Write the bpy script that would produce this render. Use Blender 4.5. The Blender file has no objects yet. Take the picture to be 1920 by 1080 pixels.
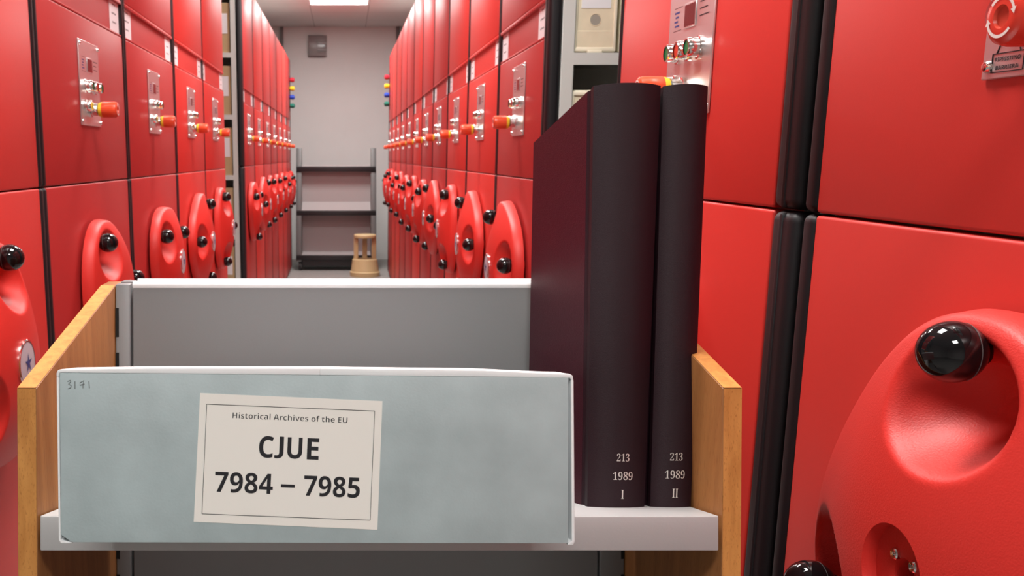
import bpy, bmesh, math, os, random
from mathutils import Vector, Matrix
random.seed(7)
sc = bpy.context.scene
PI = math.pi

# ------------------------------------------------------------------ camera, world, exposure
CAM_H = 1.25
PITCH = math.atan((634 - 293) / 1780.0)
F, CX, CY = 1780.0, 645.0, 634.0           # focal length and principal point in pixels of the 1920 wide frame (lens shift)
cd = bpy.data.cameras.new('camera')
cam = bpy.data.objects.new('camera', cd)
sc.collection.objects.link(cam)
cam.location = (0, 0, CAM_H)
cam.rotation_euler = (PI / 2 - PITCH, 0, 0)
cd.sensor_width = 36.0
cd.sensor_fit = 'HORIZONTAL'
cd.lens = 36.0 * F / 1920.0
cd.shift_x = (960 - CX) / 1920.0
cd.shift_y = (CY - 540) / 1920.0
cd.clip_start = 0.02
cd.dof.use_dof = True
cd.dof.focus_distance = 0.78
cd.dof.aperture_fstop = 22.0
sc.camera = cam

world = bpy.data.worlds.new('world')
sc.world = world
world.use_nodes = True
world.node_tree.nodes['Background'].inputs[0].default_value = (0.9, 0.95, 1.0, 1)
world.node_tree.nodes['Background'].inputs[1].default_value = 0.05

sc.view_settings.view_transform = 'Standard'
sc.view_settings.look = 'None'
sc.view_settings.gamma = 1.0
sc.view_settings.use_curve_mapping = False
sc.view_settings.exposure = 1.25
LIGHT = 3.0                               # glow of the ceiling diffusers
LAMP_W, LAMP_SPREAD = 12.0, math.radians(150)   # louvred luminaires: most of the light goes downwards

# ------------------------------------------------------------------ materials
def new_mat(name):
    m = bpy.data.materials.new(name)
    m.use_nodes = True
    return m, m.node_tree.nodes, m.node_tree.links, m.node_tree.nodes['Principled BSDF']

def mat(name, col, rough=0.5, metal=0.0, bump=0.0, bscale=300.0, var=0.0, vscale=6.0, coat=0.0, spec=0.5, stretch=None, emit=0.0):
    m, n, l, b = new_mat(name)
    b.inputs['Base Color'].default_value = (*col, 1)
    b.inputs['Roughness'].default_value = rough
    b.inputs['Metallic'].default_value = metal
    b.inputs['Coat Weight'].default_value = coat
    b.inputs['Specular IOR Level'].default_value = spec
    tc = n.new('ShaderNodeTexCoord')
    src = tc.outputs['Object']
    if stretch:
        mp = n.new('ShaderNodeMapping')
        mp.inputs['Scale'].default_value = stretch
        l.new(src, mp.inputs[0])
        src = mp.outputs[0]
    if var > 0:
        t = n.new('ShaderNodeTexNoise')
        t.inputs['Scale'].default_value = vscale
        t.inputs['Detail'].default_value = 6
        l.new(src, t.inputs[0])
        r = n.new('ShaderNodeValToRGB')
        r.color_ramp.elements[0].position = 0.3
        r.color_ramp.elements[1].position = 0.7
        r.color_ramp.elements[0].color = (*[c * (1 - var) for c in col], 1)
        r.color_ramp.elements[1].color = (*[min(1, c * (1 + var)) for c in col], 1)
        l.new(t.outputs[0], r.inputs[0])
        l.new(r.outputs[0], b.inputs['Base Color'])
    if bump > 0:
        t = n.new('ShaderNodeTexNoise')
        t.inputs['Scale'].default_value = bscale
        t.inputs['Detail'].default_value = 3
        l.new(src, t.inputs[0])
        bp = n.new('ShaderNodeBump')
        bp.inputs['Strength'].default_value = bump
        bp.inputs['Distance'].default_value = 0.001
        l.new(t.outputs[0], bp.inputs['Height'])
        l.new(bp.outputs[0], b.inputs['Normal'])
    if emit > 0:
        b.inputs['Emission Color'].default_value = (*col, 1)
        b.inputs['Emission Strength'].default_value = emit
    return m

def wood_mat(name, dark, light, scale=(60, 60, 5)):
    m, n, l, b = new_mat(name)
    tc = n.new('ShaderNodeTexCoord')
    mp = n.new('ShaderNodeMapping')
    mp.inputs['Scale'].default_value = scale
    l.new(tc.outputs['Object'], mp.inputs[0])
    t = n.new('ShaderNodeTexNoise')
    t.inputs['Scale'].default_value = 1.0
    t.inputs['Detail'].default_value = 5
    t.inputs['Distortion'].default_value = 0.6
    l.new(mp.outputs[0], t.inputs[0])
    r = n.new('ShaderNodeValToRGB')
    r.color_ramp.elements[0].position = 0.32
    r.color_ramp.elements[1].position = 0.62
    r.color_ramp.elements[0].color = (*dark, 1)
    r.color_ramp.elements[1].color = (*light, 1)
    l.new(t.outputs[0], r.inputs[0])
    # short dark pores of beech
    mp2 = n.new('ShaderNodeMapping')
    mp2.inputs['Scale'].default_value = (scale[0] * 12, scale[1] * 12, scale[2] * 16)
    l.new(tc.outputs['Object'], mp2.inputs[0])
    t2 = n.new('ShaderNodeTexNoise')
    t2.inputs['Scale'].default_value = 1.0
    t2.inputs['Detail'].default_value = 1
    l.new(mp2.outputs[0], t2.inputs[0])
    r2 = n.new('ShaderNodeValToRGB')
    r2.color_ramp.elements[0].position = 0.30
    r2.color_ramp.elements[1].position = 0.40
    r2.color_ramp.elements[0].color = (0.80, 0.72, 0.64, 1)
    r2.color_ramp.elements[1].color = (1, 1, 1, 1)
    l.new(t2.outputs[0], r2.inputs[0])
    mx = n.new('ShaderNodeMix')
    mx.data_type = 'RGBA'
    mx.blend_type = 'MULTIPLY'
    mx.inputs[0].default_value = 1.0
    l.new(r.outputs[0], mx.inputs[6])
    l.new(r2.outputs[0], mx.inputs[7])
    l.new(mx.outputs[2], b.inputs['Base Color'])
    b.inputs['Roughness'].default_value = 0.42
    return m

def tile_mat(name, base, line, size, width, rough, shift=(0, 0)):
    """flat colour with a square grid of fine joints, in object space"""
    m, n, l, b = new_mat(name)
    tc = n.new('ShaderNodeTexCoord')
    sp = n.new('ShaderNodeSeparateXYZ')
    l.new(tc.outputs['Object'], sp.inputs[0])
    outs = []
    for ax in (0, 1):
        d = n.new('ShaderNodeMath'); d.operation = 'DIVIDE'; d.inputs[1].default_value = size
        o_ = n.new('ShaderNodeMath'); o_.operation = 'ADD'; o_.inputs[1].default_value = shift[ax]
        l.new(sp.outputs[ax], o_.inputs[0])
        l.new(o_.outputs[0], d.inputs[0])
        f = n.new('ShaderNodeMath'); f.operation = 'FRACT'
        l.new(d.outputs[0], f.inputs[0])
        c = n.new('ShaderNodeMath'); c.operation = 'LESS_THAN'; c.inputs[1].default_value = width / size
        l.new(f.outputs[0], c.inputs[0])
        outs.append(c)
    a = n.new('ShaderNodeMath'); a.operation = 'MAXIMUM'
    l.new(outs[0].outputs[0], a.inputs[0]); l.new(outs[1].outputs[0], a.inputs[1])
    mx = n.new('ShaderNodeMix'); mx.data_type = 'RGBA'
    mx.inputs[6].default_value = (*base, 1); mx.inputs[7].default_value = (*line, 1)
    l.new(a.outputs[0], mx.inputs[0])
    l.new(mx.outputs[2], b.inputs['Base Color'])
    b.inputs['Roughness'].default_value = rough
    return m

M = {}
M['red'] = mat('red_paint_bright', (0.62, 0.036, 0.028), 0.44, spec=0.4, bump=0.05, bscale=900)
M['red_dull'] = mat('red_paint_crimson', (0.44, 0.029, 0.028), 0.42, spec=0.4, bump=0.05, bscale=900)
M['red_wheel'] = mat('red_moulded_plastic', (0.68, 0.034, 0.026), 0.46, spec=0.4, bump=0.25, bscale=700)
M['red_cap'] = mat('red_button_plastic', (0.75, 0.05, 0.03), 0.25)
M['orange_cap'] = mat('orange_red_button_plastic', (0.80, 0.085, 0.03), 0.28)
M['yellow'] = mat('yellow_plastic', (0.85, 0.55, 0.03), 0.35)
M['green'] = mat('green_button_plastic', (0.01, 0.22, 0.08), 0.3)
M['button_red'] = mat('red_push_button_plastic', (0.65, 0.07, 0.04), 0.3)
M['rubber'] = mat('black_rubber', (0.006, 0.005, 0.007), 0.55)
M['ball'] = mat('black_glossy_bakelite', (0.006, 0.006, 0.007), 0.06)
M['seamline'] = mat('grey_moulding_line', (0.12, 0.12, 0.12), 0.35)
M['alu'] = mat('brushed_aluminium', (0.72, 0.70, 0.70), 0.34, metal=0.85, bump=0.1, bscale=60, stretch=(1, 60, 1))
M['chrome'] = mat('chrome', (0.82, 0.82, 0.80), 0.12, metal=1.0)
M['display'] = mat('dark_red_display', (0.11, 0.012, 0.016), 0.2)
M['ink'] = mat('black_ink', (0.012, 0.012, 0.016), 0.6)
M['blue_ink'] = mat('blue_ink', (0.03, 0.05, 0.22), 0.6)
M['white_ink'] = mat('white_ink', (0.85, 0.72, 0.68), 0.6)
M['card'] = mat('white_card', (0.80, 0.79, 0.81), 0.55)
M['badge'] = mat('pale_grey_badge', (0.55, 0.54, 0.60), 0.35)
M['steel'] = mat('grey_shelf_steel', (0.60, 0.61, 0.58), 0.45, bump=0.05, bscale=400)
M['dark_steel'] = mat('dark_grey_steel', (0.05, 0.05, 0.055), 0.5)  # plain dark grey for plinths, stop necks and the axle end
M['kraft'] = mat('kraft_board', (0.50, 0.36, 0.19), 0.8, var=0.12)
M['beige'] = mat('beige_board', (0.76, 0.66, 0.48), 0.55, var=0.05, vscale=30)
M['cream'] = mat('cream_plastic', (0.84, 0.78, 0.61), 0.45)
M['cream_dark'] = mat('finger_hole_grey', (0.33, 0.30, 0.25), 0.7)
M['cart_grey'] = mat('grey_cart_steel', (0.23, 0.235, 0.24), 0.42, bump=0.06, bscale=500)
M['cart_shelf'] = mat('light_grey_cart_steel', (0.51, 0.505, 0.505), 0.38, bump=0.06, bscale=500)
M['edge_lit'] = mat('lit_edge_steel', (0.85, 0.86, 0.87), 0.3)  # near-white in place of ceiling light on the grey steel fold
M['slot'] = mat('black_slot', (0.003, 0.003, 0.003), 0.8)
M['wood'] = wood_mat('shaded_beech_veneer', (0.31, 0.122, 0.038), (0.40, 0.168, 0.054))  # darker than the edges: shade on the side faces put into the colour
M['wood_edge'] = wood_mat('lit_beech_edge_band', (0.59, 0.245, 0.058), (0.74, 0.34, 0.090), scale=(110, 110, 9))  # lighter copy of the same beech, light on the edges in its colour
M['boxgrey'] = mat('mottled_grey_green_board', (0.45, 0.535, 0.55), 0.75, var=0.11, vscale=22, bump=0.1, bscale=600)
M['boxwhite'] = mat('white_box_board', (0.92, 0.93, 0.94), 0.6)
M['label'] = mat('ivory_paper', (0.95, 0.92, 0.86), 0.75)
M['pencil'] = mat('pencil_graphite', (0.17, 0.19, 0.19), 0.5)
M['cloth'] = mat('burgundy_bookcloth', (0.042, 0.0045, 0.012), 0.46, spec=0.25, bump=0.35, bscale=900, var=0.12, vscale=400)
M['spinecloth'] = mat('shaded_burgundy_bookcloth', (0.018, 0.0055, 0.0095), 0.5, spec=0.25, bump=0.3, bscale=1100, stretch=(1, 1, 4))  # same burgundy cloth, darkened for the shade on the spine
M['pages'] = mat('book_pages', (0.68, 0.63, 0.52), 0.8, var=0.15, vscale=1.0, stretch=(900, 3, 3))
M['foil'] = mat('silver_foil', (0.80, 0.76, 0.72), 0.35, metal=0.4)
M['wallpaint'] = mat('white_wall_paint', (0.90, 0.89, 0.88), 0.8, bump=0.1, bscale=150, var=0.02, vscale=3)
M['grey_post'] = mat('grey_painted_post', (0.22, 0.22, 0.22), 0.5)
M['trolley_grey'] = mat('grey_trolley_frame', (0.13, 0.135, 0.135), 0.45)
M['trolley_black'] = mat('black_trolley_edge', (0.016, 0.018, 0.02), 0.4)
M['trolley_back'] = mat('pale_trolley_panel', (0.40, 0.375, 0.375), 0.5)
M['stool'] = mat('beige_stool_paint', (0.60, 0.49, 0.26), 0.5)
M['ceil'] = tile_mat('white_ceiling_tiles', (0.74, 0.71, 0.69), (0.45, 0.43, 0.42), 0.6, 0.008, 0.85, (0.35, -9.38))
M['floor'] = mat('grey_linoleum', (0.34, 0.335, 0.32), 0.45, var=0.06, vscale=25)
M['lampframe'] = mat('white_lamp_frame', (0.8, 0.8, 0.8), 0.4)
M['diffuser'] = mat('lit_diffuser', (1.0, 0.985, 0.95), 0.5, emit=LIGHT)
M['dark_red'] = mat('signal_red', (0.45, 0.02, 0.04), 0.3)
M['sig_yellow'] = mat('signal_yellow', (0.80, 0.50, 0.02), 0.3)
M['sig_blue'] = mat('signal_blue', (0.02, 0.06, 0.40), 0.3)
M['sig_green'] = mat('signal_green', (0.005, 0.14, 0.10), 0.3)
gm, gn, gl, gb = new_mat('clear_lamp_cover')
gb.inputs['Base Color'].default_value = (0.86, 0.84, 0.84, 1)
gb.inputs['Roughness'].default_value = 0.12
gb.inputs['Transmission Weight'].default_value = 0.85
gb.inputs['IOR'].default_value = 1.3
M['clear'] = gm

# ------------------------------------------------------------------ mesh helpers
class MB:
    """collects shapes into one mesh with several materials"""
    def __init__(self):
        self.bm = bmesh.new()
        self.mats = []
    def mi(self, m):
        if m not in self.mats:
            self.mats.append(m)
        return self.mats.index(m)
    def absorb(self, t, m, xf=None):
        i = self.mi(m)
        for f in t.faces:
            f.material_index = i
        if xf is not None:
            t.transform(xf)
        me = bpy.data.meshes.new('tmp')
        t.to_mesh(me)
        t.free()
        self.bm.from_mesh(me)
        bpy.data.meshes.remove(me)
    def box(self, m, x0, x1, y0, y1, z0, z1, bev=0.0, seg=2, xf=None):
        t = bmesh.new()
        bmesh.ops.create_cube(t, size=1.0)
        for v in t.verts:
            v.co = Vector(((x0 + x1) / 2 + v.co.x * (x1 - x0), (y0 + y1) / 2 + v.co.y * (y1 - y0), (z0 + z1) / 2 + v.co.z * (z1 - z0)))
        if bev > 0:
            bmesh.ops.bevel(t, geom=list(t.edges) + list(t.verts), offset=bev, segments=seg, affect='EDGES', profile=0.5)
        self.absorb(t, m, xf)
    def lathe(self, m, prof, seg=24, axis='X', loc=(0, 0, 0), cap=True):
        """prof: list of (distance along axis, radius)"""
        t = bmesh.new()
        rings = []
        for a, r in prof:
            if r < 1e-6:
                rings.append([t.verts.new((a, 0, 0))])
            else:
                rings.append([t.verts.new((a, r * math.cos(2 * PI * k / seg), r * math.sin(2 * PI * k / seg))) for k in range(seg)])
        for A, B in zip(rings, rings[1:]):
            for k in range(seg):
                k2 = (k + 1) % seg
                if len(A) == 1 and len(B) == 1:
                    continue
                if len(A) == 1:
                    t.faces.new((A[0], B[k], B[k2]))
                elif len(B) == 1:
                    t.faces.new((A[k2], A[k], B[0]))
                else:
                    t.faces.new((A[k2], A[k], B[k], B[k2]))
        if cap:
            for R in (rings[0], rings[-1]):
                if len(R) > 1:
                    t.faces.new(R)
        bmesh.ops.recalc_face_normals(t, faces=t.faces)
        rot = Matrix.Identity(4)
        if axis == 'Z':
            rot = Matrix.Rotation(-PI / 2, 4, 'Y')
        elif axis == 'Y':
            rot = Matrix.Rotation(PI / 2, 4, 'Z')
        self.absorb(t, m, Matrix.Translation(loc) @ rot)
    def prism(self, m, pts, ext, bev=0.0):
        """pts: 3-D polygon; ext: extrusion vector"""
        t = bmesh.new()
        f = t.faces.new([t.verts.new(p) for p in pts])
        r = bmesh.ops.extrude_face_region(t, geom=[f])
        bmesh.ops.translate(t, vec=Vector(ext), verts=[v for v in r['geom'] if isinstance(v, bmesh.types.BMVert)])
        bmesh.ops.recalc_face_normals(t, faces=t.faces)
        if bev > 0:
            bmesh.ops.bevel(t, geom=list(t.edges) + list(t.verts), offset=bev, segments=2, affect='EDGES', profile=0.5)
        self.absorb(t, m)
    def tube(self, m, pts, r, seg=8):
        t = bmesh.new()
        rings = []
        for i, p in enumerate(pts):
            p = Vector(p)
            a = Vector(pts[max(i - 1, 0)]); b = Vector(pts[min(i + 1, len(pts) - 1)])
            d = (b - a).normalized()
            u = d.orthogonal().normalized()
            w = d.cross(u)
            rr = r[i] if isinstance(r, (list, tuple)) else r
            rings.append([t.verts.new(p + (u * math.cos(2 * PI * k / seg) + w * math.sin(2 * PI * k / seg)) * rr) for k in range(seg)])
        # keep rings untwisted
        for A, B in zip(rings, rings[1:]):
            best = min(range(seg), key=lambda s: sum((A[k].co - B[(k + s) % seg].co).length for k in range(seg)))
            B[:] = B[best:] + B[:best]
            for k in range(seg):
                t.faces.new((A[k], A[(k + 1) % seg], B[(k + 1) % seg], B[k]))
        t.faces.new(rings[0]); t.faces.new(rings[-1])
        bmesh.ops.recalc_face_normals(t, faces=t.faces)
        self.absorb(t, m)
    def faces(self, m, verts, faces):
        t = bmesh.new()
        vs = [t.verts.new(v) for v in verts]
        for f in faces:
            try:
                t.faces.new([vs[i] for i in f])
            except ValueError:
                pass
        self.absorb(t, m)
    def mesh(self, name, angle=38):
        me = bpy.data.meshes.new(name)
        self.bm.to_mesh(me)
        self.bm.free()
        for m in self.mats:
            me.materials.append(M[m])
        for p in me.polygons:
            p.use_smooth = True
        me.set_sharp_from_angle(angle=math.radians(angle))
        return me

def link(name, data, parent=None, loc=(0, 0, 0), rot=(0, 0, 0)):
    o = bpy.data.objects.new(name, data)
    sc.collection.objects.link(o)
    if parent is not None:
        o.parent = parent
    o.location = loc
    o.rotation_euler = rot
    return o

def tag(o, label, cat, group=None):
    o['label'] = label
    o['category'] = cat
    if group:
        o['group'] = group
    return o

def thing(name, label, cat, loc=(0, 0, 0), rot=(0, 0, 0), group=None):
    return tag(link(name, None, None, loc, rot), label, cat, group)

def struct(name, mb):
    o = link(name, mb.mesh(name))
    o['kind'] = 'structure'
    return o

_cache = {}
def cached(key, fn):
    if key not in _cache:
        _cache[key] = fn()
    return _cache[key]

# lettering: humanist bold and serif bold glyphs live in the maths font that ships with Blender
try:
    FONT = bpy.data.fonts.load(os.path.join(bpy.utils.system_resource('DATAFILES'), 'fonts', 'NotoSansMath-Regular.woff2'))
except Exception:
    FONT = None
def styled(s, style):
    if FONT is None or style == 'plain':
        return s
    out = ''
    for c in s:
        if style == 'sans':
            if 'A' <= c <= 'Z': c = chr(0x1D5D4 + ord(c) - 65)
            elif 'a' <= c <= 'z': c = chr(0x1D5EE + ord(c) - 97)
            elif '0' <= c <= '9': c = chr(0x1D7EC + ord(c) - 48)
        elif style == 'serif':
            if 'A' <= c <= 'Z': c = chr(0x1D400 + ord(c) - 65)
            elif '0' <= c <= '9': c = chr(0x1D7CE + ord(c) - 48)
        out += c
    return out

def text_faces(s, style, cx, cy, width=None, height=None, offset=0.0, fit=False):
    """filled glyph polygons, centred on (cx, cy), scaled to the asked width and height (capital height); returns verts, faces"""
    cu = bpy.data.curves.new('glyphs', 'FONT')
    cu.body = styled(s, style)
    if FONT is not None:
        cu.font = FONT
    cu.offset = offset
    cu.resolution_u = 6
    o = bpy.data.objects.new('glyphs', cu)
    sc.collection.objects.link(o)
    dg = bpy.context.evaluated_depsgraph_get()
    me = bpy.data.meshes.new_from_object(o.evaluated_get(dg))
    xs = [v.co.x for v in me.vertices]; ys = [v.co.y for v in me.vertices]
    x0, x1, y0, y1 = min(xs), max(xs), 0.0, 0.714
    if fit:
        y0, y1 = min(ys), max(ys)
    sx = width / (x1 - x0) if width else height / (y1 - y0)
    sy = height / (y1 - y0) if height else sx
    verts = [(cx + (v.co.x - (x0 + x1) / 2) * sx, cy + (v.co.y - (y0 + y1) / 2) * sy) for v in me.vertices]
    faces = [tuple(p.vertices) for p in me.polygons]
    bpy.data.objects.remove(o)
    bpy.data.curves.remove(cu)
    bpy.data.meshes.remove(me)
    return verts, faces

# ------------------------------------------------------------------ view geometry used to size things
CP, SP = math.cos(PITCH), math.sin(PITCH)
TILT = (-PITCH, 0, 0)                     # the book truck and what stands on it lean back by about this much
def O(u, v, d):
    """a point at depth d, in the leaning frame whose origin is (0,0,CAM_H)"""
    return Vector(((u - CX) / F * d, d, (CY - v) / F * d))
def W(p):
    """leaning frame -> world"""
    return Vector((p[0], p[1] * CP + p[2] * SP, CAM_H + p[2] * CP - p[1] * SP))

# ------------------------------------------------------------------ the room
XL, XR = -3.2, 3.2
YF, YB, HC = -3.2, 11.72, 2.75
b = MB(); b.box('floor', XL, XR, YF, YB, -0.1, 0.0); struct('floor', b)
b = MB(); b.box('ceil', XL, XR, YF, YB, HC, HC + 0.1)
ceiling = struct('ceiling', b)
b = MB(); b.box('wallpaint', XL - 0.1, XR + 0.1, YB, YB + 0.1, 0, HC); struct('wall_back', b)
b = MB(); b.box('wallpaint', XL - 0.1, XR + 0.1, YF - 0.1, YF, 0, HC); struct('wall_front', b)
b = MB(); b.box('wallpaint', XL - 0.1, XL, YF, YB, 0, HC); struct('wall_left', b)
b = MB(); b.box('wallpaint', XR, XR + 0.1, YF, YB, 0, HC); struct('wall_right', b)
for k, (x0, x1) in enumerate(((-0.757, -0.717), (0.615, 0.655))):
    b = MB(); b.box('grey_post', x0, x1, YB - 0.05, YB, 0, HC - 0.0, 0.004)
    struct('trim_%d' % (k + 1), b)

# ceiling lights
b = MB()
for q in ((-0.3, -0.28, -0.3, 0.3), (0.28, 0.3, -0.3, 0.3), (-0.28, 0.28, -0.3, -0.28), (-0.28, 0.28, 0.28, 0.3)):
    b.box('lampframe', q[0], q[1], q[2], q[3], -0.012, 0.0)
me_frame = b.mesh('frame')
b = MB(); b.box('diffuser', -0.279, 0.279, -0.279, 0.279, -0.009, -0.001)
me_diff = b.mesh('diffuser')
light_at = [(9.68, 'square lit ceiling panel at the far end of the corridor, top of photo', 17.5, PI),
            (7.58, 'lit ceiling panel next nearer than the one at the far end', LAMP_W, LAMP_SPREAD),
            (5.48, 'lit ceiling panel above the open aisle in the left row', LAMP_W, LAMP_SPREAD),
            (3.38, 'lit ceiling panel between the open aisles of the two rows', LAMP_W, LAMP_SPREAD),
            (1.28, 'lit ceiling panel above the book cart', LAMP_W, LAMP_SPREAD),
            (-0.82, 'lit ceiling panel behind the photographer', 11.5, LAMP_SPREAD)]
for y, lab, watts, spread in light_at:
    t = thing('ceiling_light', lab, 'ceiling light', (-0.05, y, HC), (0, 0, 0), 'ceiling light panels along the corridor')
    link('frame', me_frame, t)
    link('diffuser', me_diff, t)
    ld = bpy.data.lights.new('lamp', 'AREA')
    ld.shape = 'SQUARE'
    ld.size = 0.54
    ld.energy = watts
    ld.spread = spread
    ld.color = (1.0, 0.985, 0.95)
    link('lamp', ld, t, (0, 0, -0.012))

# ------------------------------------------------------------------ parts of a mobile shelving unit
HT = 2.27
WH, BR = 0.075, 0.0215                     # handwheel height, ball radius
ARM_R = 0.169

def wheel_mesh(badged):
    mb = MB()
    t = bmesh.new()
    NP = 168
    R0 = 0.184
    radii = [0.012]
    if badged:
        radii += [0.03]
    else:
        radii = [0.0115, 0.0125, 0.02, 0.030, 0.0372, 0.0378, 0.042]
    radii += [0.045 + (R0 * 0.985 - 0.045) * k / 46.0 for k in range(47)]
    rings = []
    def lobe(ph):
        return R0 + 0.013 * math.cos(3 * ph)
    def smin(a, c, k):
        h = max(0.0, min(1.0, 0.5 + 0.5 * (c - a) / k))
        return c * (1 - h) + a * h - k * h * (1 - h)
    def height(r, ph, y, z):
        tt = r / R0
        h = 0.033 + (WH - 0.033) * (1 - tt ** 2.3)
        e = (R0 - r)
        if e < 0.008:                     # rounded rim
            q = 1 - e / 0.008
            h -= 0.008 * (1 - math.sqrt(max(0.0, 1 - q * q)))
        for k in range(3):
            a = 2 * PI * k / 3
            ca, sa = math.cos(a), math.sin(a)
            p, s = y * ca + z * sa - 0.138, -y * sa + z * ca
            d = math.sqrt((p / 0.052) ** 2 + (s / 0.068) ** 2)
            if d < 1.8:
                h = smin(h, 0.006 + 0.050 * d ** 2.3, 0.006)
        return h
    for i, rr in enumerate(radii):
        ring = []
        for k in range(NP):
            ph = 2 * PI * k / NP
            w = min(1.0, max(0.0, (rr - 0.05) / (R0 - 0.05)))
            w = w * w * (3 - 2 * w)
            r = rr * (1 + (lobe(ph) / R0 - 1) * w)
            y, z = r * math.cos(ph), r * math.sin(ph)
            if not badged and rr < 0.0375:
                h = 0.0630 if rr > 0.012 else 0.034
            else:
                h = height(rr, ph, y, z)
            ring.append(t.verts.new((h, y, z)))
        rings.append(ring)
    for hh, f in ((0.016, 1.0), (0.008, 0.995), (0.006, 0.9)):
        ring = []
        for k in range(NP):
            ph = 2 * PI * k / NP
            r = lobe(ph) * f
            hw = hh
            if hh == 0.016:
                hw = min(hh, rings[len(radii) - 1][k].co.x - 0.004)
            ring.append(t.verts.new((hw, r * math.cos(ph), r * math.sin(ph))))
        rings.append(ring)
    for A, B in zip(rings, rings[1:]):
        for k in range(NP):
            k2 = (k + 1) % NP
            t.faces.new((A[k], B[k], B[k2], A[k2]))
    t.faces.new(rings[0])
    t.faces.new(list(reversed(rings[-1])))
    bmesh.ops.recalc_face_normals(t, faces=t.faces)
    mb.absorb(t, 'red_wheel')
    for k in range(3):                    # pins that carry the balls
        a = 2 * PI * k / 3
        mb.lathe('red_wheel', [(0.004, 0.016), (0.009, 0.0115), (0.015, 0.0090), (0.023, 0.0078), (0.034, 0.0076)], 20, 'X',
                 (0, ARM_R * math.cos(a), ARM_R * math.sin(a)))
    mb.lathe('red_wheel', [(0.0, 0.03), (0.008, 0.03)], 24)     # axle
    return mb.mesh('handwheel', 50)

def ball_mesh():
    mb = MB()
    prof = [(-0.0232, 0.0), (-0.0232, 0.0088), (-0.0212, 0.0094), (-0.0202, 0.0090)]
    n = 22
    for i in range(n + 1):
        a = math.radians(158) * (1 - i / n)
        prof.append((1.05 * BR * math.cos(a), BR * math.sin(a) if i < n else 0.0))
    mb.lathe('ball', prof, 40, cap=False)
    r0, xx = BR * math.sin(math.acos(-0.35 / 1.0)), -0.35 * BR * 1.05
    mb.lathe('seamline', [(xx - 0.0003, r0 - 0.0006), (xx - 0.0003, r0 + 0.00022), (xx + 0.0003, r0 + 0.00032), (xx + 0.0003, r0 - 0.0006)], 40)
    return mb.mesh('ball_knob', 60)

def badge_mesh():
    mb = MB()
    mb.lathe('chrome', [(WH - 0.010, 0.0385), (WH + 0.0015, 0.0385), (WH + 0.0030, 0.0370), (WH + 0.0030, 0.0350)], 40, cap=False)
    mb.lathe('badge', [(WH - 0.004, 0.0), (WH - 0.004, 0.036), (WH + 0.0024, 0.036), (WH + 0.0034, 0.02), (WH + 0.0036, 0.0)], 40, cap=False)
    # dark blue bird-like star and faint lettering dashes
    pts = []
    for k in range(10):
        r = 0.017 if k % 2 == 0 else 0.0055
        a = PI / 2 + k * PI / 5
        pts.append((WH + 0.0042, r * math.cos(a), r * math.sin(a)))
    vs = [(WH + 0.0042, 0, 0)] + pts
    mb.faces('blue_ink', vs, [(0, 1 + k, 1 + (k + 1) % 10) for k in range(10)])
    return mb.mesh('hub_badge')

def hub_screw_mesh():
    mb = MB()
    mb.lathe('chrome', [(0.0625, 0.0044), (0.0650, 0.0044), (0.0660, 0.0036), (0.0655, 0.0018), (0.0640, 0.0016), (0.0640, 0.0)], 18, cap=False)
    return mb.mesh('hub_screw')

def dark_hub_mesh():
    mb = MB()
    mb.lathe('dark_steel', [(0.028, 0.0118), (0.0335, 0.0118), (0.0345, 0.009), (0.050, 0.0065), (0.050, 0.0)], 24, cap=False)
    return mb.mesh('axle_end')

PW, PH_, PZ = 0.170, 0.186, 1.405         # control plate: width, height, centre height
def plate_mesh():
    mb = MB()
    mb.box('alu', 0.0005, 0.0035, -PW / 2, PW / 2, -PH_ / 2, PH_ / 2, 0.0008, 1)
    x = 0.0037
    def ink(m, y0, y1, z0, z1):
        mb.faces(m, [(x, y0, z0), (x, y1, z0), (x, y1, z1), (x, y0, z1)], [(0, 1, 2, 3)])
    # maker's mark left of the display, caption lines right of it
    for k, (y0, y1) in enumerate(((-0.064, -0.044), (-0.060, -0.048), (-0.064, -0.050), (-0.062, -0.044))):
        ink('blue_ink', y0, y1, 0.049 - k * 0.006, 0.0515 - k * 0.006)
    ink('ink', -0.066, -0.034, 0.0565, 0.0572)
    ink('ink', -0.066, -0.034, 0.0255, 0.0262)
    for k, y1 in enumerate((0.070, 0.062, 0.068)):
        ink('ink', 0.034, y1, 0.052 - k * 0.009, 0.0535 - k * 0.009)
    return mb.mesh('control_plate')

def display_mesh():
    mb = MB()
    mb.box('alu', 0.0035, 0.0050, -0.022, 0.022, -0.0165, 0.0165, 0.0005, 1)
    mb.box('display', 0.0045, 0.0053, -0.0195, 0.0195, -0.0140, 0.0140)
    return mb.mesh('display')

def button_mesh(col):
    mb = MB()
    mb.lathe('chrome', [(0.0035, 0.0150), (0.006, 0.0150), (0.0065, 0.0125), (0.019, 0.0125), (0.0215, 0.0112), (0.0215, 0.0098)], 28, cap=False)
    mb.lathe(col, [(0.012, 0.0), (0.012, 0.0100), (0.0200, 0.0100), (0.0205, 0.0085), (0.0195, 0.0)], 28, cap=False)
    return mb.mesh('push_button')

def key_mesh():
    mb = MB()
    mb.lathe('chrome', [(0.0035, 0.0150), (0.006, 0.0150), (0.0065, 0.0125), (0.018, 0.0125), (0.020, 0.0110), (0.020, 0.0)], 28, cap=False)
    mb.box('slot', 0.0195, 0.0203, -0.001, 0.001, -0.007, 0.007)
    return mb.mesh('key_switch')

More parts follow.
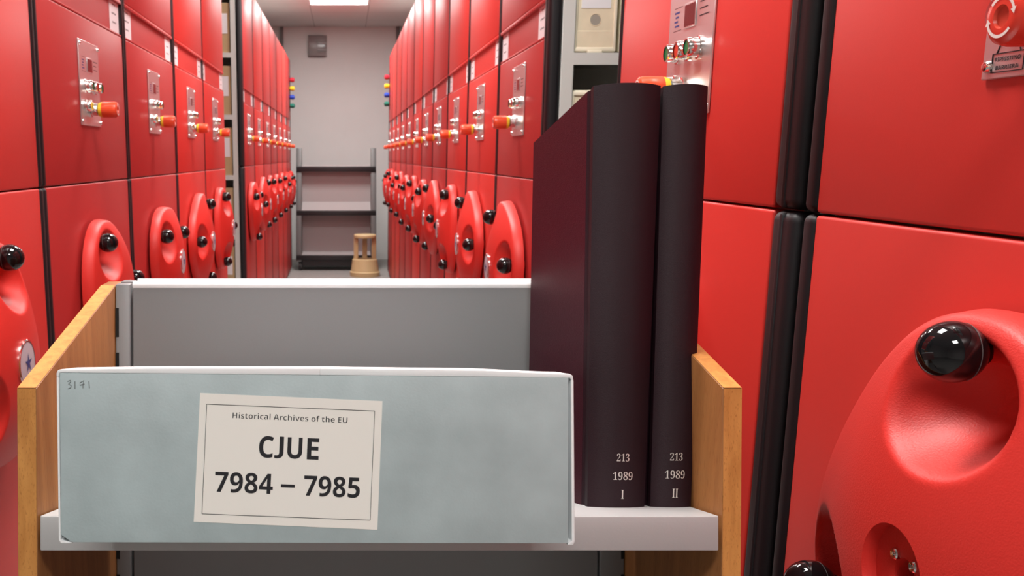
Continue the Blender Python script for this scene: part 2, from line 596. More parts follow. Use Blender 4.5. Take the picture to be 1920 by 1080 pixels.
def stop_mesh(cap):
    mb = MB()
    mb.lathe('chrome', [(0.0035, 0.0170), (0.008, 0.0170), (0.009, 0.0140), (0.022, 0.0140)], 32)
    mb.lathe('dark_steel', [(0.020, 0.0115), (0.0265, 0.0115)], 24)
    mb.lathe('yellow', [(0.0245, 0.0150), (0.0305, 0.0172), (0.0325, 0.0172)], 32)
    mb.lathe(cap, [(0.0320, 0.0168), (0.0340, 0.0180), (0.060, 0.0180), (0.0650, 0.0168), (0.0672, 0.0140), (0.0676, 0.0095), (0.0676, 0.0072)], 36, cap=False)
    mb.lathe('button_red', [(0.0676, 0.0073), (0.0655, 0.0066), (0.0650, 0.0)], 28, cap=False)
    # two white turn arrows on the cap face
    for a0 in (0.35, 0.35 + PI):
        vs, fs = [], []
        n = 14
        for i in range(n + 1):
            a = a0 + 2.1 * i / n
            for r in (0.0108, 0.0128):
                vs.append((0.0679, r * math.cos(a), r * math.sin(a)))
        for i in range(n):
            fs.append((2 * i, 2 * i + 1, 2 * i + 3, 2 * i + 2))
        a = a0
        vs += [(0.0679, 0.0092 * math.cos(a), 0.0092 * math.sin(a)), (0.0679, 0.0142 * math.cos(a), 0.0142 * math.sin(a)),
               (0.0679, 0.0118 * math.cos(a - 0.33), 0.0118 * math.sin(a - 0.33))]
        fs.append((len(vs) - 3, len(vs) - 2, len(vs) - 1))
        mb.faces('white_ink', vs, fs)
    return mb.mesh('emergency_stop')

def screw_mesh():
    mb = MB()
    mb.lathe('chrome', [(0.0035, 0.0043), (0.0050, 0.0043), (0.0072, 0.0030), (0.0078, 0.0)], 16, cap=False)
    return mb.mesh('screw')

def card_mesh():
    mb = MB()
    mb.box('card', 0.0, 0.0010, -0.048, 0.048, -0.047, 0.047, 0.0003, 1)
    for z, w in ((0.026, 0.016), (0.004, 0.024), (-0.018, 0.022)):
        n = 4
        for k in range(n):                # unreadable small print
            y = -w + 2 * w * k / n
            mb.faces('ink', [(0.0012, y, z), (0.0012, y + 1.2 * w / n, z), (0.0012, y + 1.2 * w / n, z + 0.004), (0.0012, y, z + 0.004)], [(0, 1, 2, 3)])
    return mb.mesh('label_card')

def panel_mesh(name, paint, y0, y1, z0, z1):
    mb = MB()
    mb.box(paint, -0.020, 0.0, y0, y1, z0, z1, 0.0035, 3)
    return mb.mesh(name)

def rail_mesh(paint, y0, y1, z0, z1):
    mb = MB()
    mb.box(paint, -0.020, -0.0065, y0, y1, z0, z1, 0.001, 1)
    mb.box(paint, -0.012, 0.0015, y0, y1, z1 - 0.010, z1, 0.002, 2)
    mb.box(paint, -0.012, -0.0005, y0, y1, z0, z0 + 0.006, 0.002, 2)
    return mb.mesh('label_rail')

def seal_mesh(y0, y1, zs):
    mb = MB()
    for z0, z1 in zs:
        mb.box('rubber', -0.029, 0.002, y0, y1, z0, z1, min(0.011, abs(y1 - y0) * 0.35), 4)
        if abs(y1 - y0) > 0.03:           # ribs of the wide bumper profile
            yy = (y0 + y1) / 2
            mb.box('rubber', -0.025, 0.004, yy - 0.004, yy + 0.004, z0 + 0.002, z1 - 0.002, 0.003, 2)
    return mb.mesh('edge_seal')

SHELF_Z = [0.106 + 0.345 * k for k in range(7)]
DEEP = 2.4
def carcass_mesh(w):
    mb = MB()
    h = w / 2 - 0.006
    mb.box('steel', -0.028, -0.021, -h + 0.02, h - 0.02, 0.02, HT)
    mb.box('steel', -DEEP, -0.045, -0.004, 0.004, 0.10, HT)
    mb.box('dark_steel', -DEEP, -0.045, -h + 0.02, h - 0.02, 0.015, 0.10)
    mb.box('steel', -DEEP, -0.045, -h, h, HT - 0.015, HT)
    for x in (-0.044, -1.2, -DEEP + 0.03):
        for s in (-1, 1):
            mb.box('steel', x - 0.016, x + 0.014, s * h - 0.02 if s > 0 else s * h, s * h if s > 0 else s * h + 0.02, 0.10, HT - 0.015, 0.002, 1)
    for z in SHELF_Z:
        mb.box('steel', -DEEP, -0.030, -h + 0.003, h - 0.003, z - 0.004, z)
        for s in (-1, 1):
            mb.box('steel', -DEEP + 0.05, -0.058, s * h - 0.003 if s > 0 else s * h, s * h if s > 0 else s * h + 0.003, z - 0.027, z)
    return mb.mesh('carcass')

def near_lettering_mesh():
    """caption plate printed under the emergency stop of the nearest right unit"""
    mb = MB()
    x = 0.0039
    vs, fs = text_faces('RIPRISTINO', 'sans', -0.0575, -0.0790, width=0.0265, height=0.0042)
    mb.faces('ink', [(x, a, c) for a, c in vs], fs)
    vs, fs = text_faces('BARRIERA', 'sans', -0.0575, -0.0848, width=0.0235, height=0.0042)
    mb.faces('ink', [(x, a, c) for a, c in vs], fs)
    y0, y1, z0, z1 = -0.0740, -0.0410, -0.0885, -0.0755
    for a, c in (((y0, z0), (y1, z0)), ((y1, z0), (y1, z1)), ((y1, z1), (y0, z1)), ((y0, z1), (y0, z0)),
                 ((y0 + 0.004, z1), (y0 + 0.009, z1 + 0.010)), ((y1 - 0.004, z1), (y1 - 0.009, z1 + 0.010))):
        mb.tube('ink', [(x - 0.0002, a[0], a[1]), (x - 0.0002, c[0], c[1])], 0.00045, 4)
    return mb.mesh('lettering')

ME_WHEEL, ME_WHEEL_OPEN = wheel_mesh(True), wheel_mesh(False)
ME_BALL, ME_BADGE, ME_PLATE, ME_DISPLAY = ball_mesh(), badge_mesh(), plate_mesh(), display_mesh()
ME_GREEN, ME_RED, ME_KEY = button_mesh('green'), button_mesh('button_red'), key_mesh()
ME_STOP, ME_STOP_NEAR, ME_SCREW, ME_CARD = stop_mesh('orange_cap'), stop_mesh('red_cap'), screw_mesh(), card_mesh()

def shelving_unit(row, y0, y1, seal_near, seal_far, paint, angle, label, group, hub=None, plate_c=None, wheel_y=None):
    """row: 'L' faces +x at the left of the corridor, 'R' faces -x. angle: one wheel arm, from 'away' towards 'up', in degrees."""
    left = row == 'L'
    X, SEAM, S0, S1 = (-0.5866, 1.190, 1.558, 1.650) if left else (0.4745, 1.193, 1.524, 1.616)
    w, yc = y1 - y0, (y0 + y1) / 2
    t = thing('mobile_shelving_unit', label, 'shelving unit', (X, yc, 0), (0, 0, 0 if left else PI), group)
    lo, hi = (seal_near, seal_far) if left else (seal_far, seal_near)
    a, c = -w / 2 + lo, w / 2 - hi
    k = (row, round(w, 3), lo, hi, paint)
    link('carcass', cached(('c', round(w, 3)), lambda: carcass_mesh(w)), t)
    link('lower_panel', cached(k + ('lo',), lambda: panel_mesh('lower_panel', paint, a, c, 0.03, SEAM - 0.0012)), t)
    link('middle_panel', cached(k + ('mi',), lambda: panel_mesh('middle_panel', paint, a, c, SEAM + 0.0012, S0 - 0.0005)), t)
    link('label_rail', cached(k + ('ra',), lambda: rail_mesh(paint, a, c, S0, S1)), t)
    link('upper_panel', cached(k + ('up',), lambda: panel_mesh('upper_panel', paint, a, c, S1 + 0.0005, HT)), t)
    zs = ((0.03, SEAM - 0.001), (SEAM + 0.001, HT))
    if lo > 0.004:
        link('edge_seal', cached(k + ('s0',), lambda: seal_mesh(-w / 2 + 0.001, a - 0.0008, zs)), t)
    if hi > 0.004:
        link('edge_seal', cached(k + ('s1',), lambda: seal_mesh(c + 0.0008, w / 2 - 0.001, zs)), t)
    for y in (a + 0.052, c - 0.052):
        link('label_card', ME_CARD, t, (-0.0066, y, (S0 + S1) / 2))
    # control plate, nearer the camera than the middle of the unit
    py = 0.0 if plate_c is None else (plate_c - yc) * (1 if left else -1)
    near = hub is not None
    p = link('control_plate', ME_PLATE, t, (0, py, 1.412 if left else 1.398))
    link('display', ME_DISPLAY, p, (0, 0, 0.041))
    for q, me in ((-0.040, ME_GREEN), (0.0, ME_RED), (0.040, ME_GREEN)):
        link('push_button', me, p, (0, q, -0.006))
    link('key_switch', ME_KEY, p, (0, -0.052, -0.050))
    link('emergency_stop', ME_STOP_NEAR if near else ME_STOP, p, (0, 0.026 if near else -0.012, -0.063 if near else -0.057))
    for sy in (-1, 1):
        for sz in (-1, 1):
            link('screw', ME_SCREW, p, (0, sy * (PW / 2 - 0.0075), sz * (PH_ / 2 - 0.009)))
    if near:
        link('lettering', near_lettering_mesh(), p)
    # handwheel
    hy, hz = (0.0, 0.923 if left else 0.945)
    if hub:
        hy, hz = (hub[0] - yc) * (1 if left else -1), hub[1]
    if wheel_y is not None:
        hy = (wheel_y - yc) * (1 if left else -1)
    ang = math.radians(angle if left else 180 - angle)
    h = link('handwheel', ME_WHEEL_OPEN if near else ME_WHEEL, t, (0, hy, hz), (ang, 0, 0))
    for q in range(3):
        aa = 2 * PI * q / 3
        link('ball_knob', ME_BALL, h, (0.053, ARM_R * math.cos(aa), ARM_R * math.sin(aa)))
    if near:
        for q in range(4):
            aa = PI / 4 + q * PI / 2 - ang + PI / 2
            link('hub_screw', hub_screw_mesh() if q == 0 else bpy.data.meshes['hub_screw'], h, (0, 0.0165 * math.cos(aa), 0.0165 * math.sin(aa)))
        link('axle_end', dark_hub_mesh(), h)
    else:
        link('hub_badge', ME_BADGE, h, (0, 0, 0), (-ang, 0, 0))
    return t

GL, GB, GR = 'red shelving units in the left row', 'red shelving units in the far left block', 'red shelving units in the right row'
Lb = [1.115, 1.872, 2.631, 3.386, 4.075, 4.770]
left_units = [
    (0.023, 0.022, 'red', 83, 'red shelving unit cut by the left photo edge, beside the cart\'s left wooden side'),
    (0.022, 0.022, 'red_dull', 127, 'dark red shelving unit with the largest orange stop button in the left row'),
    (0.022, 0.022, 'red_dull', 148, 'dark red shelving unit in the left row, next beyond the one with largest stop button'),
    (0.022, 0.005, 'red', 176, 'bright red shelving unit in the left row, second back from the open aisle'),
    (0.005, 0.004, 'red', 120, 'bright red shelving unit in the left row standing at the open aisle'),
]
for i, (sn, sf, paint, ang, lab) in enumerate(left_units):
    shelving_unit('L', Lb[i], Lb[i + 1], sn, sf, paint, ang, lab, GL, plate_c=1.40 if i == 0 else None)
pitch = (10.63 - 5.62) / 7
ord_ = ['first', 'second', 'third', 'fourth', 'fifth', 'sixth', 'seventh', 'eighth', 'ninth', 'tenth', 'eleventh']
far_paint = ['red_dull', 'red', 'red_dull', 'red_dull', 'red', 'red', 'red_dull']
far_ang = [150, 178, 126, 132, 130, 160, 140]
for i in range(7):
    lab = ('red shelving unit with thick black bumper facing the left open aisle' if i == 0 else
           'last red shelving unit of the far left block, beside the far trolley' if i == 6 else
           'slim red shelving unit of far left block, %s one beyond the open aisle' % ord_[i])
    shelving_unit('L', 5.62 + pitch * i, 5.62 + pitch * (i + 1), 0.085 if i == 0 else 0.012, 0.012, far_paint[i], far_ang[i], lab, GB)

shelving_unit('R', 0.322, 0.987, 0.022, 0.026, 'red', 92.4,
              'large red shelving unit at right photo edge with the reset caption under its stop button', GR, hub=(0.652, 0.948), plate_c=0.641)
shelving_unit('R', 1.004, 1.70, 0.054, 0.014, 'red', 130,
              'red shelving unit right behind the two burgundy books', GR, plate_c=1.349, wheel_y=1.425)
Rb = [2.281, 3.007, 3.740, 4.459] + [4.459 + 0.726 * k for k in range(1, 9)]
right_paint = ['red_dull', 'red', 'red', 'red_dull', 'red_dull', 'red', 'red_dull', 'red_dull', 'red', 'red', 'red_dull']
right_ang = [172, 176, 120, 178, 140, 128, 150, 124, 160, 120, 140]
for i in range(11):
    lab = ('dark red shelving unit left of the burgundy books, just beyond the right open aisle' if i == 0 else
           'last red shelving unit of the right row, beside the beige step stool' if i == 10 else
           'red shelving unit in the right row, %s one beyond the right open aisle' % ord_[i])
    shelving_unit('R', Rb[i], Rb[i + 1], 0.064 if i == 0 else 0.018 if i < 4 else 0.012, 0.020 if i < 3 else 0.012, right_paint[i], right_ang[i], lab, GR)

# coloured signal lamps fixed to the last unit of either row
for x, y, rot, side in ((-0.5866, 10.54, 0, 'left'), (0.4745, 10.17, PI, 'right')):
    t = thing('signal_lamp_strip', 'column of red, yellow, blue and green lamps at far end of the %s row' % side, 'signal lamps', (x, y, 1.765), (0, 0, rot), 'coloured lamp columns at the row ends')
    b = MB(); b.box('rubber', 0.0005, 0.006, -0.03, 0.03, -0.04, 0.33, 0.002, 1)
    link('backplate', b.mesh('backplate'), t)
    for k, m in enumerate(('sig_green', 'sig_blue', 'sig_yellow', 'dark_red')):
        b = MB()
        b.lathe(m, [(0.006, 0.022), (0.030, 0.026), (0.048, 0.024), (0.056, 0.014), (0.058, 0.0)], 20, cap=False)
        link('lamp', b.mesh('lamp'), t, (0, 0, 0.02 + 0.09 * k))['label'] = {'sig_green': 'green', 'sig_blue': 'blue', 'sig_yellow': 'yellow', 'dark_red': 'red'}[m] + ' lamp'

# ------------------------------------------------------------------ boxes in the open aisles
b = MB()
b.box('kraft', -0.047, 0.047, 0.0, 0.29, 0.0, 0.272, 0.0015, 1)
ME_KB = b.mesh('body')
b = MB(); b.box('card', -0.034, 0.034, -0.0012, 0.0, 0.105, 0.215)
ME_KL = b.mesh('label_sheet')
rank = {1: 'second shelf from the floor', 2: 'shelf at handwheel height', 3: 'shelf at stop button height', 4: 'shelf at label strip height', 5: 'shelf above the label strip'}
for k in range(1, 6):
    for q in range(3):
        x = -0.698 - 0.098 * q
        wh = ('at the post' if q == 0 else 'second in from the post' if q == 1 else 'third in from the post')
        t = thing('archive_box', 'brown archive box %s, left open aisle, %s' % (wh, rank[k]), 'archive box', (x, 5.635, SHELF_Z[k]), (0, 0, 0), 'brown archive boxes in the left open aisle')
        link('body', ME_KB, t)
        link('label_sheet', ME_KL, t)

b = MB()
b.box('cream', -0.049, 0.049, 0.006, 0.29, 0.0, 0.262, 0.006, 3)
ME_PB = b.mesh('body')
b = MB()                                  # front with a raised rim and a tab at its foot
b.box('cream', -0.049, -0.042, 0.0, 0.010, 0.004, 0.258, 0.002, 2)
b.box('cream', 0.042, 0.049, 0.0, 0.010, 0.004, 0.258, 0.002, 2)
b.box('cream', -0.046, 0.046, 0.0, 0.010, 0.004, 0.013, 0.002, 2)
b.box('cream', -0.046, 0.046, 0.0, 0.010, 0.249, 0.258, 0.002, 2)
b.box('cream', -0.017, 0.017, -0.004, 0.008, -0.0, 0.006, 0.0015, 2)
ME_PR = b.mesh('rim')
b = MB()
b.box('beige', -0.0425, 0.0425, 0.0035, 0.008, 0.012, 0.25)
b.box('beige', -0.0425, 0.0425, 0.0025, 0.005, 0.012, 0.050, 0.001, 1)
ME_PF = b.mesh('front_panel')
b = MB()
b.lathe('cream', [(-0.0035, 0.0135), (-0.0022, 0.0135), (-0.0018, 0.0118)], 28, 'Y', (0, 0, 0), cap=False)
b.lathe('cream_dark', [(-0.0026, 0.0), (-0.0026, 0.0120)], 28, 'Y', cap=False)
ME_PH = b.mesh('finger_hole')
b = MB(); b.box('card', -0.034, 0.034, 0.0024, 0.0036, 0.100, 0.200)
ME_PL = b.mesh('label_sheet')
spots = [(0.5825, 4, 'cream binder box with finger hole on the shelf above the books, right open aisle'),
         (0.690, 4, 'cream binder box half hidden by red unit, beside the one with finger hole showing'),
         (0.5825, 3, 'cream binder box behind the burgundy books, right open aisle, lower shelf'),
         (0.690, 3, 'cream binder box farther in on the lower shelf, behind burgundy books')]
for x, k, lab in spots:
    t = thing('binder_box', lab, 'binder box', (x, 2.294, SHELF_Z[k]), (0, 0, 0), 'cream binder boxes in the right open aisle')
    link('body', ME_PB, t); link('rim', ME_PR, t); link('front_panel', ME_PF, t)
    link('finger_hole', ME_PH, t, (0, 0.006, 0.074))['label'] = 'round grey finger hole'
    link('label_sheet', ME_PL, t)

# ------------------------------------------------------------------ far end: trolley, stool, emergency light
ty = 10.50
t = thing('shelf_trolley', 'grey shelf trolley with black shelf edges against the far wall', 'trolley', (-0.087, ty, 0))
for s in (-1, 1):
    b = MB()
    x0, x1 = (-0.445, -0.385) if s < 0 else (0.385, 0.445)
    b.prism('trolley_grey', [(x0, 0.0, 0.10), (x0, 0.66, 0.10), (x0, 0.37, 1.34), (x0, 0.29, 1.34)], (x1 - x0, 0, 0), 0.006)
    link('end_frame', b.mesh('end_frame'), t)
b = MB(); b.box('trolley_back', -0.385, 0.385, 0.32, 0.34, 0.15, 1.12)
link('back_panel', b.mesh('back_panel'), t)
for z, yy, rise in ((1.105, 0.235, 0.03), (0.625, 0.135, 0.10), (0.14, 0.02, 0.03)):
    b = MB()
    b.prism('trolley_back', [(-0.384, yy, z + 0.02), (-0.384, 0.318, z + rise + 0.02), (-0.384, 0.318, z + rise), (-0.384, yy, z)], (0.768, 0, 0))
    b.box('trolley_black', -0.440, 0.440, yy - 0.020, yy, z - 0.022, z + 0.034, 0.004, 2)
    link('shelf', b.mesh('shelf'), t)
b = MB(); b.box('trolley_black', -0.38, 0.38, 0.02, 0.62, 0.05, 0.12, 0.004, 1)
link('base', b.mesh('base'), t)
for x in (-0.40, 0.40):
    for y in (0.06, 0.60):
        b = MB()
        b.lathe('trolley_black', [(-0.016, 0.0), (-0.016, 0.045), (-0.010, 0.05), (0.010, 0.05), (0.016, 0.045), (0.016, 0.0)], 24, 'X', (0, 0, 0.05), cap=False)
        b.lathe('steel', [(-0.018, 0.0), (-0.018, 0.018), (0.018, 0.018), (0.018, 0.0)], 16, 'X', (0, 0, 0.05), cap=False)
        b.box('trolley_black', -0.02, 0.02, -0.015, 0.03, 0.088, 0.104)
        link('caster', b.mesh('caster'), t, (x, y, 0))

t = thing('step_stool', 'round beige step stool on the floor at the far end of the corridor', 'step stool', (0.222, 10.05, 0))
b = MB()
b.lathe('stool', [(0.0, 0.156), (0.045, 0.160), (0.052, 0.150), (0.060, 0.148), (0.165, 0.134), (0.178, 0.132), (0.182, 0.120), (0.182, 0.0)], 40, 'Z')
link('base', b.mesh('base'), t)
b = MB()
b.lathe('stool', [(0.405, 0.112), (0.410, 0.118), (0.432, 0.118), (0.440, 0.110), (0.440, 0.0)], 40, 'Z')
b.lathe('stool', [(0.405, 0.112), (0.405, 0.0)], 40, 'Z', cap=False)
link('step', b.mesh('step'), t)
for a in (0.05, PI - 0.05, PI / 2):       # two posts at the sides, one at the back
    b = MB()
    b.box('stool', -0.026, 0.026, -0.006, 0.006, 0.181, 0.408, 0.003, 1)
    link('post', b.mesh('post'), t, (0.094 * math.cos(a), 0.094 * math.sin(a), 0), (0, 0, (a + PI / 2) if a < 2 and a > 1 else 0.5 if a < 1 else -0.5))

t = thing('emergency_light', 'grey translucent emergency lamp high on the far wall', 'wall lamp', (-0.314, YB - 0.0, 2.53))
b = MB(); b.box('trolley_back', -0.11, 0.11, -0.03, 0.0, -0.125, 0.125, 0.006, 2); b.box('grey_post', -0.11, 0.07, -0.04, -0.03, 0.112, 0.125); b.box('grey_post', -0.11, 0.07, -0.04, -0.03, -0.125, -0.112); link('back_box', b.mesh('back_box'), t)
b = MB(); b.box('clear', -0.105, 0.105, -0.10, -0.0305, -0.115, 0.115, 0.02, 4); link('cover', b.mesh('cover'), t)
for z in (0.032, -0.045):
    b = MB(); b.lathe('lampframe', [(-0.0, 0.0), (0.0, 0.014), (0.09, 0.014), (0.09, 0.0)], 16, 'X', (0.005, -0.06, z), cap=False); link('tube', b.mesh('tube'), t)  # white rods standing in for bright reflections on the cover

# ------------------------------------------------------------------ the book truck
D0, D1 = 0.765, 1.012                     # front edge of the sides, face of the posts (leaning frame)
LEAN = math.radians(9.84)
pA = W(O(50, 728, D0))                    # top of the front edge
pB = W(O(200, 535, 1.03))                 # ridge
yc_ = pB.y + 0.016
zb = 0.115
def front_y(z):
    return pA.y - (pA.z - z) * math.tan(LEAN)
def back_y(z):                            # front face of the centre divider
    return pB.y - (pB.z - z) * math.tan(LEAN)
t = thing('book_cart', 'book cart with beech sides and grey shelf carrying the archive box and books', 'book cart', (0.03, yc_, 0))
org = Vector((0.03, yc_, 0))
for xo, xi in ((-0.2637, -0.2476), (0.3210, 0.3051)):
    b = MB()
    prof = [(front_y(zb), zb), (pA.y, pA.z), (pB.y, pB.z), (2 * yc_ - pB.y, pB.z), (2 * yc_ - pA.y, pA.z), (2 * yc_ - front_y(zb), zb)]
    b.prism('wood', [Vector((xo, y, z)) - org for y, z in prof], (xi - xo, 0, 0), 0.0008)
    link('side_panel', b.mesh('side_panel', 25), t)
    # edge banding along the front and the slope
    b = MB()
    e = 0.0006
    pts = [(front_y(zb), zb), (pA.y, pA.z), (pB.y, pB.z)]
    n0, n1 = Vector((0, -1, -0.0)), Vector((0, -0.45, 0.9))
    lo_, hi_ = min(xo, xi), max(xo, xi)
    vs = []
    for (y, z), n in ((pts[0], n0), (pts[1], n0), (pts[1], n1), (pts[2], n1)):
        for x in (lo_ + 0.0006, hi_ - 0.0006):
            vs.append(Vector((x, y, z)) + n * e - org)
    b.faces('wood_edge', vs, [(0, 1, 3, 2), (4, 5, 7, 6)])
    link('edge_band', b.mesh('edge_band'), t)

# sloped centre dividers (front one seen), folded top edge coloured white for the light on it
XI0, XI1 = -0.2470, 0.3045
XP0, XP1 = O(240, 0, D1).x, O(1133, 0, D1).x
for s in (1, -1):
    b = MB()
    za, zt = 0.20, W(O(600, 541, D1 + 0.004)).z
    def q(y):
        return yc_ + (y - yc_) * s
    y0, y1 = back_y(za) , back_y(zt)
    b.prism('cart_grey', [Vector((XP0 + 0.0015, q(y0), za)) - org, Vector((XP0 + 0.0015, q(y1), zt)) - org,
                          Vector((XP0 + 0.0015, q(y1 + 0.006), zt)) - org, Vector((XP0 + 0.0015, q(y0 + 0.006), za)) - org],
            (XP1 - XP0 - 0.003, 0, 0))
    link('back_panel', b.mesh('back_panel'), t)
    b = MB()
    b.tube('edge_lit', [Vector((XP0 + 0.001, q(y1 + 0.004), zt + 0.0008)) - org, Vector((XP1 - 0.001, q(y1 + 0.004), zt + 0.0008)) - org], 0.0048, 14)
    link('top_edge', b.mesh('top_edge'), t)['label'] = 'folded top edge, ceiling light painted in white'
    for x0, x1, sx in ((XI0, XP0 - 0.0012, 1), (XP1 + 0.0012, XI1, -1)):
        b = MB()
        yf = -0.004                       # the post stands slightly in front of the divider
        zt2 = zt + 0.003
        pr = [(back_y(za) + yf, za), (back_y(zt2) + yf, zt2), (back_y(zt2) + 0.012, zt2), (back_y(za) + 0.012, za)]
        b.prism('cart_grey', [Vector((x0, q(y), z)) - org for y, z in pr], (x1 - x0, 0, 0), 0.0015)
        k = 0
        z = zt - 0.022
        while z > 0.25:                   # slots for the shelf hooks along the wood
            xa, xb = (x0 - 0.0002, x0 + 0.0036) if sx > 0 else (x1 - 0.0036, x1 + 0.0002)
            for zz in [z]:
                h = 0.031
                vs = []
                for z_ in (zz, zz - h):
                    for x_ in (xa, xb):
                        vs.append(Vector((x_, q(back_y(z_) + yf - 0.0004), z_)) - org)
                b.faces('slot', vs, [(0, 1, 3, 2)])
            z -= 0.0475
        link('slotted_post', b.mesh('slotted_post'), t)

SH = math.atan(0.0594)                    # the shelf dips a little more than the leaning frame
XS0, XS1 = O(75, 0, D0).x, O(1348, 0, D0).x
ZS0 = (CY - 968) / F * D0
def shelf_z(d):
    return ZS0 - (d - D0) * 0.0594
def shelf(dz):
    b = MB()
    def pt(x, d, z):
        return W((x, d, z + dz)) - org
    d_back = 1.000
    zl = ZS0 - 65 / F * D0
    # tray top, front lip, back lip, side lips, each with its own thickness
    b.prism('cart_shelf', [pt(XS0, D0 + 0.0015, ZS0), pt(XS0, d_back, shelf_z(d_back)), pt(XS0, d_back, shelf_z(d_back) - 0.0015), pt(XS0, D0 + 0.0015, ZS0 - 0.0015)], (XS1 - XS0, 0, 0))
    b.prism('cart_shelf', [pt(XS0, D0, ZS0), pt(XS0, D0 + 0.012, ZS0 - 0.0008), pt(XS0, D0 + 0.012, zl + 0.001), pt(XS0, D0, zl)], (XS1 - XS0, 0, 0), 0.0012)
    for x in (XS0, XS1 - 0.0015):
        b.prism('cart_shelf', [pt(x, D0 + 0.01, ZS0 - 0.001), pt(x, d_back, shelf_z(d_back) - 0.001), pt(x, d_back, shelf_z(d_back) - 0.02), pt(x, D0 + 0.01, zl + 0.004)], (0.0015, 0, 0))
    return b.mesh('shelf')
link('shelf', shelf(0.0), t)
link('shelf', shelf(-0.36), t)
b = MB()
b.box('cart_grey', -0.247, 0.3045, front_y(0.16) + 0.02, 2 * yc_ - front_y(0.16) - 0.02, 0.115, 0.16, 0.004, 2, Matrix.Translation(-org))
link('base', b.mesh('base'), t)
for x in (-0.235, 0.292):
    for y in (front_y(0.12) + 0.09, 2 * yc_ - front_y(0.12) - 0.09):
        b = MB()
        b.lathe('rubber', [(-0.014, 0.0), (-0.014, 0.042), (-0.010, 0.046), (0.010, 0.046), (0.014, 0.042), (0.014, 0.0)], 28, 'X', (0, 0, 0.046), cap=False)
        b.box('steel', -0.02, -0.016, -0.02, 0.02, 0.04, 0.115); b.box('steel', 0.016, 0.02, -0.02, 0.02, 0.04, 0.115)
        b.box('steel', -0.02, 0.02, -0.022, 0.022, 0.106, 0.1155)
        link('caster', b.mesh('caster'), t, (x - org.x, y - org.y, 0))

# ------------------------------------------------------------------ the archive box on the cart
DB = 0.6226                      # depth at which the box foot meets the shelf plane
def box_depth_for(v):
    return DB
t = thing('archive_box', 'long grey green archive box with ivory label lying on the book cart', 'archive box', W(O(590, 1017, DB)), TILT)
bo = O(590, 1017, DB)
def B(u, v, dd=0.0):
    return O(u, v, DB) + Vector((0, dd, 0)) - bo
depth = 0.315
drop = 0.0594 * depth
outline = [(105.5, 700), (108, 694.5), (113, 692.5), (300, 689.8), (600, 690.6), (900, 694), (1040, 700.5), (1068, 701), (1073.5, 704),
           (1075.5, 712), (1078, 1015), (1075, 1022), (1064, 1022), (500, 1019), (114, 1019), (110, 1012)]
G = 0.040                                 # the front sits in a shallow frame of white board
b = MB()
b.prism('boxwhite', [B(u, v, G) for u, v in outline], (0, depth - G, -drop * (depth - G) / depth))
def rim(pts):
    b.prism('boxwhite', [B(u, v, 0.0) for u, v in pts], (0, G, 0), 0.0004)
rim([(105.5, 700), (108, 694.5), (113, 692.5), (300, 689.8), (600, 690.6), (600, 703.2), (300, 700.2), (112, 698.6), (110.6, 703), (110.5, 707), (105.8, 707)])
rim([(600, 690.6), (900, 694), (1040, 700.5), (1068, 701), (1073.5, 704), (1075.5, 712), (1070.6, 712), (1068.5, 708.6), (900, 706.2), (600, 703.2)])
rim([(105.8, 707), (110.5, 707), (113.6, 1012), (118, 1015), (135, 1017), (135, 1019), (114, 1019), (110, 1012)])
rim([(1070.6, 712), (1075.5, 712), (1078, 1015), (1075, 1022), (1064, 1022), (1065.5, 1018.5), (1072.5, 1015)])
link('body', b.mesh('body'), t)
b = MB()                                  # grey covering board with one clipped corner
cov = [(112.2, 699.2), (300, 700.6), (600, 703.6), (900, 706.6), (1065.8, 708.6), (1065.0, 1018.5), (600, 1018), (135, 1016.6), (115.2, 1003)]
b.prism('boxgrey', [B(u, v, 0.020) for u, v in cov], (0, -0.0204, 0), 0.0003)
link('front_board', b.mesh('front_board'), t)
b = MB()
fl = 0.0016
sh = [(375.5, 737), (717, 752), (707.5, 993), (363.5, 978)]
b.prism('label', [B(u, v, -0.0002) for u, v in sh], (0, -0.0005, 0))
lab_ob = link('label_sheet', b.mesh('label_sheet'), t)
b = MB()
ins = [(388, 757.5), (702.5, 770.5), (694.0, 975.0), (379.0, 963)]
for i in range(4):
    b.tube('ink', [B(*ins[i], -0.00075), B(*ins[(i + 1) % 4], -0.00075)], 0.00022, 4)
link('border', b.mesh('border'), lab_ob)
rot = math.atan2(15, 341.5)
def on_label(u, v, verts):
    """text laid out in pixels about (u, v), turned with the label"""
    out = []
    for x, y in verts:
        du = x * math.cos(rot) + y * math.sin(rot)
        dv = x * math.sin(rot) - y * math.cos(rot)
        out.append(B(u + du, v + dv, -0.00085))
    return out
b = MB()
vs, fs = text_faces('Historical Archives of the EU', 'sans', 0, 0, width=215, height=16, offset=-0.014)
b.faces('ink', on_label(544, 780.5, vs), fs)
for s, x0, x1, h_ in (('C', -56, -29, 41), ('J', -27, -10, 41), ('U', -3, 25, 40), ('E', 34, 56, 40)):
    vs, fs = text_faces(s, 'sans', (x0 + x1) / 2, 0, width=x1 - x0, height=h_, fit=True)
    b.faces('ink', on_label(542, 839.5, vs), fs)
for s, x0, x1 in (('7984', -136, -27), ('7985', 31, 136)):
    vs, fs = text_faces(s, 'sans', (x0 + x1) / 2, 0, width=x1 - x0, height=38.5, fit=True)
    b.faces('ink', on_label(539, 908.5, vs), fs)
b.faces('ink', on_label(539, 908.5, [(-12, -5), (14, -5), (14, 0.5), (-12, 0.5)]), [(0, 1, 2, 3)])
link('lettering', b.mesh('lettering'), lab_ob)
b = MB()                                  # pencilled number
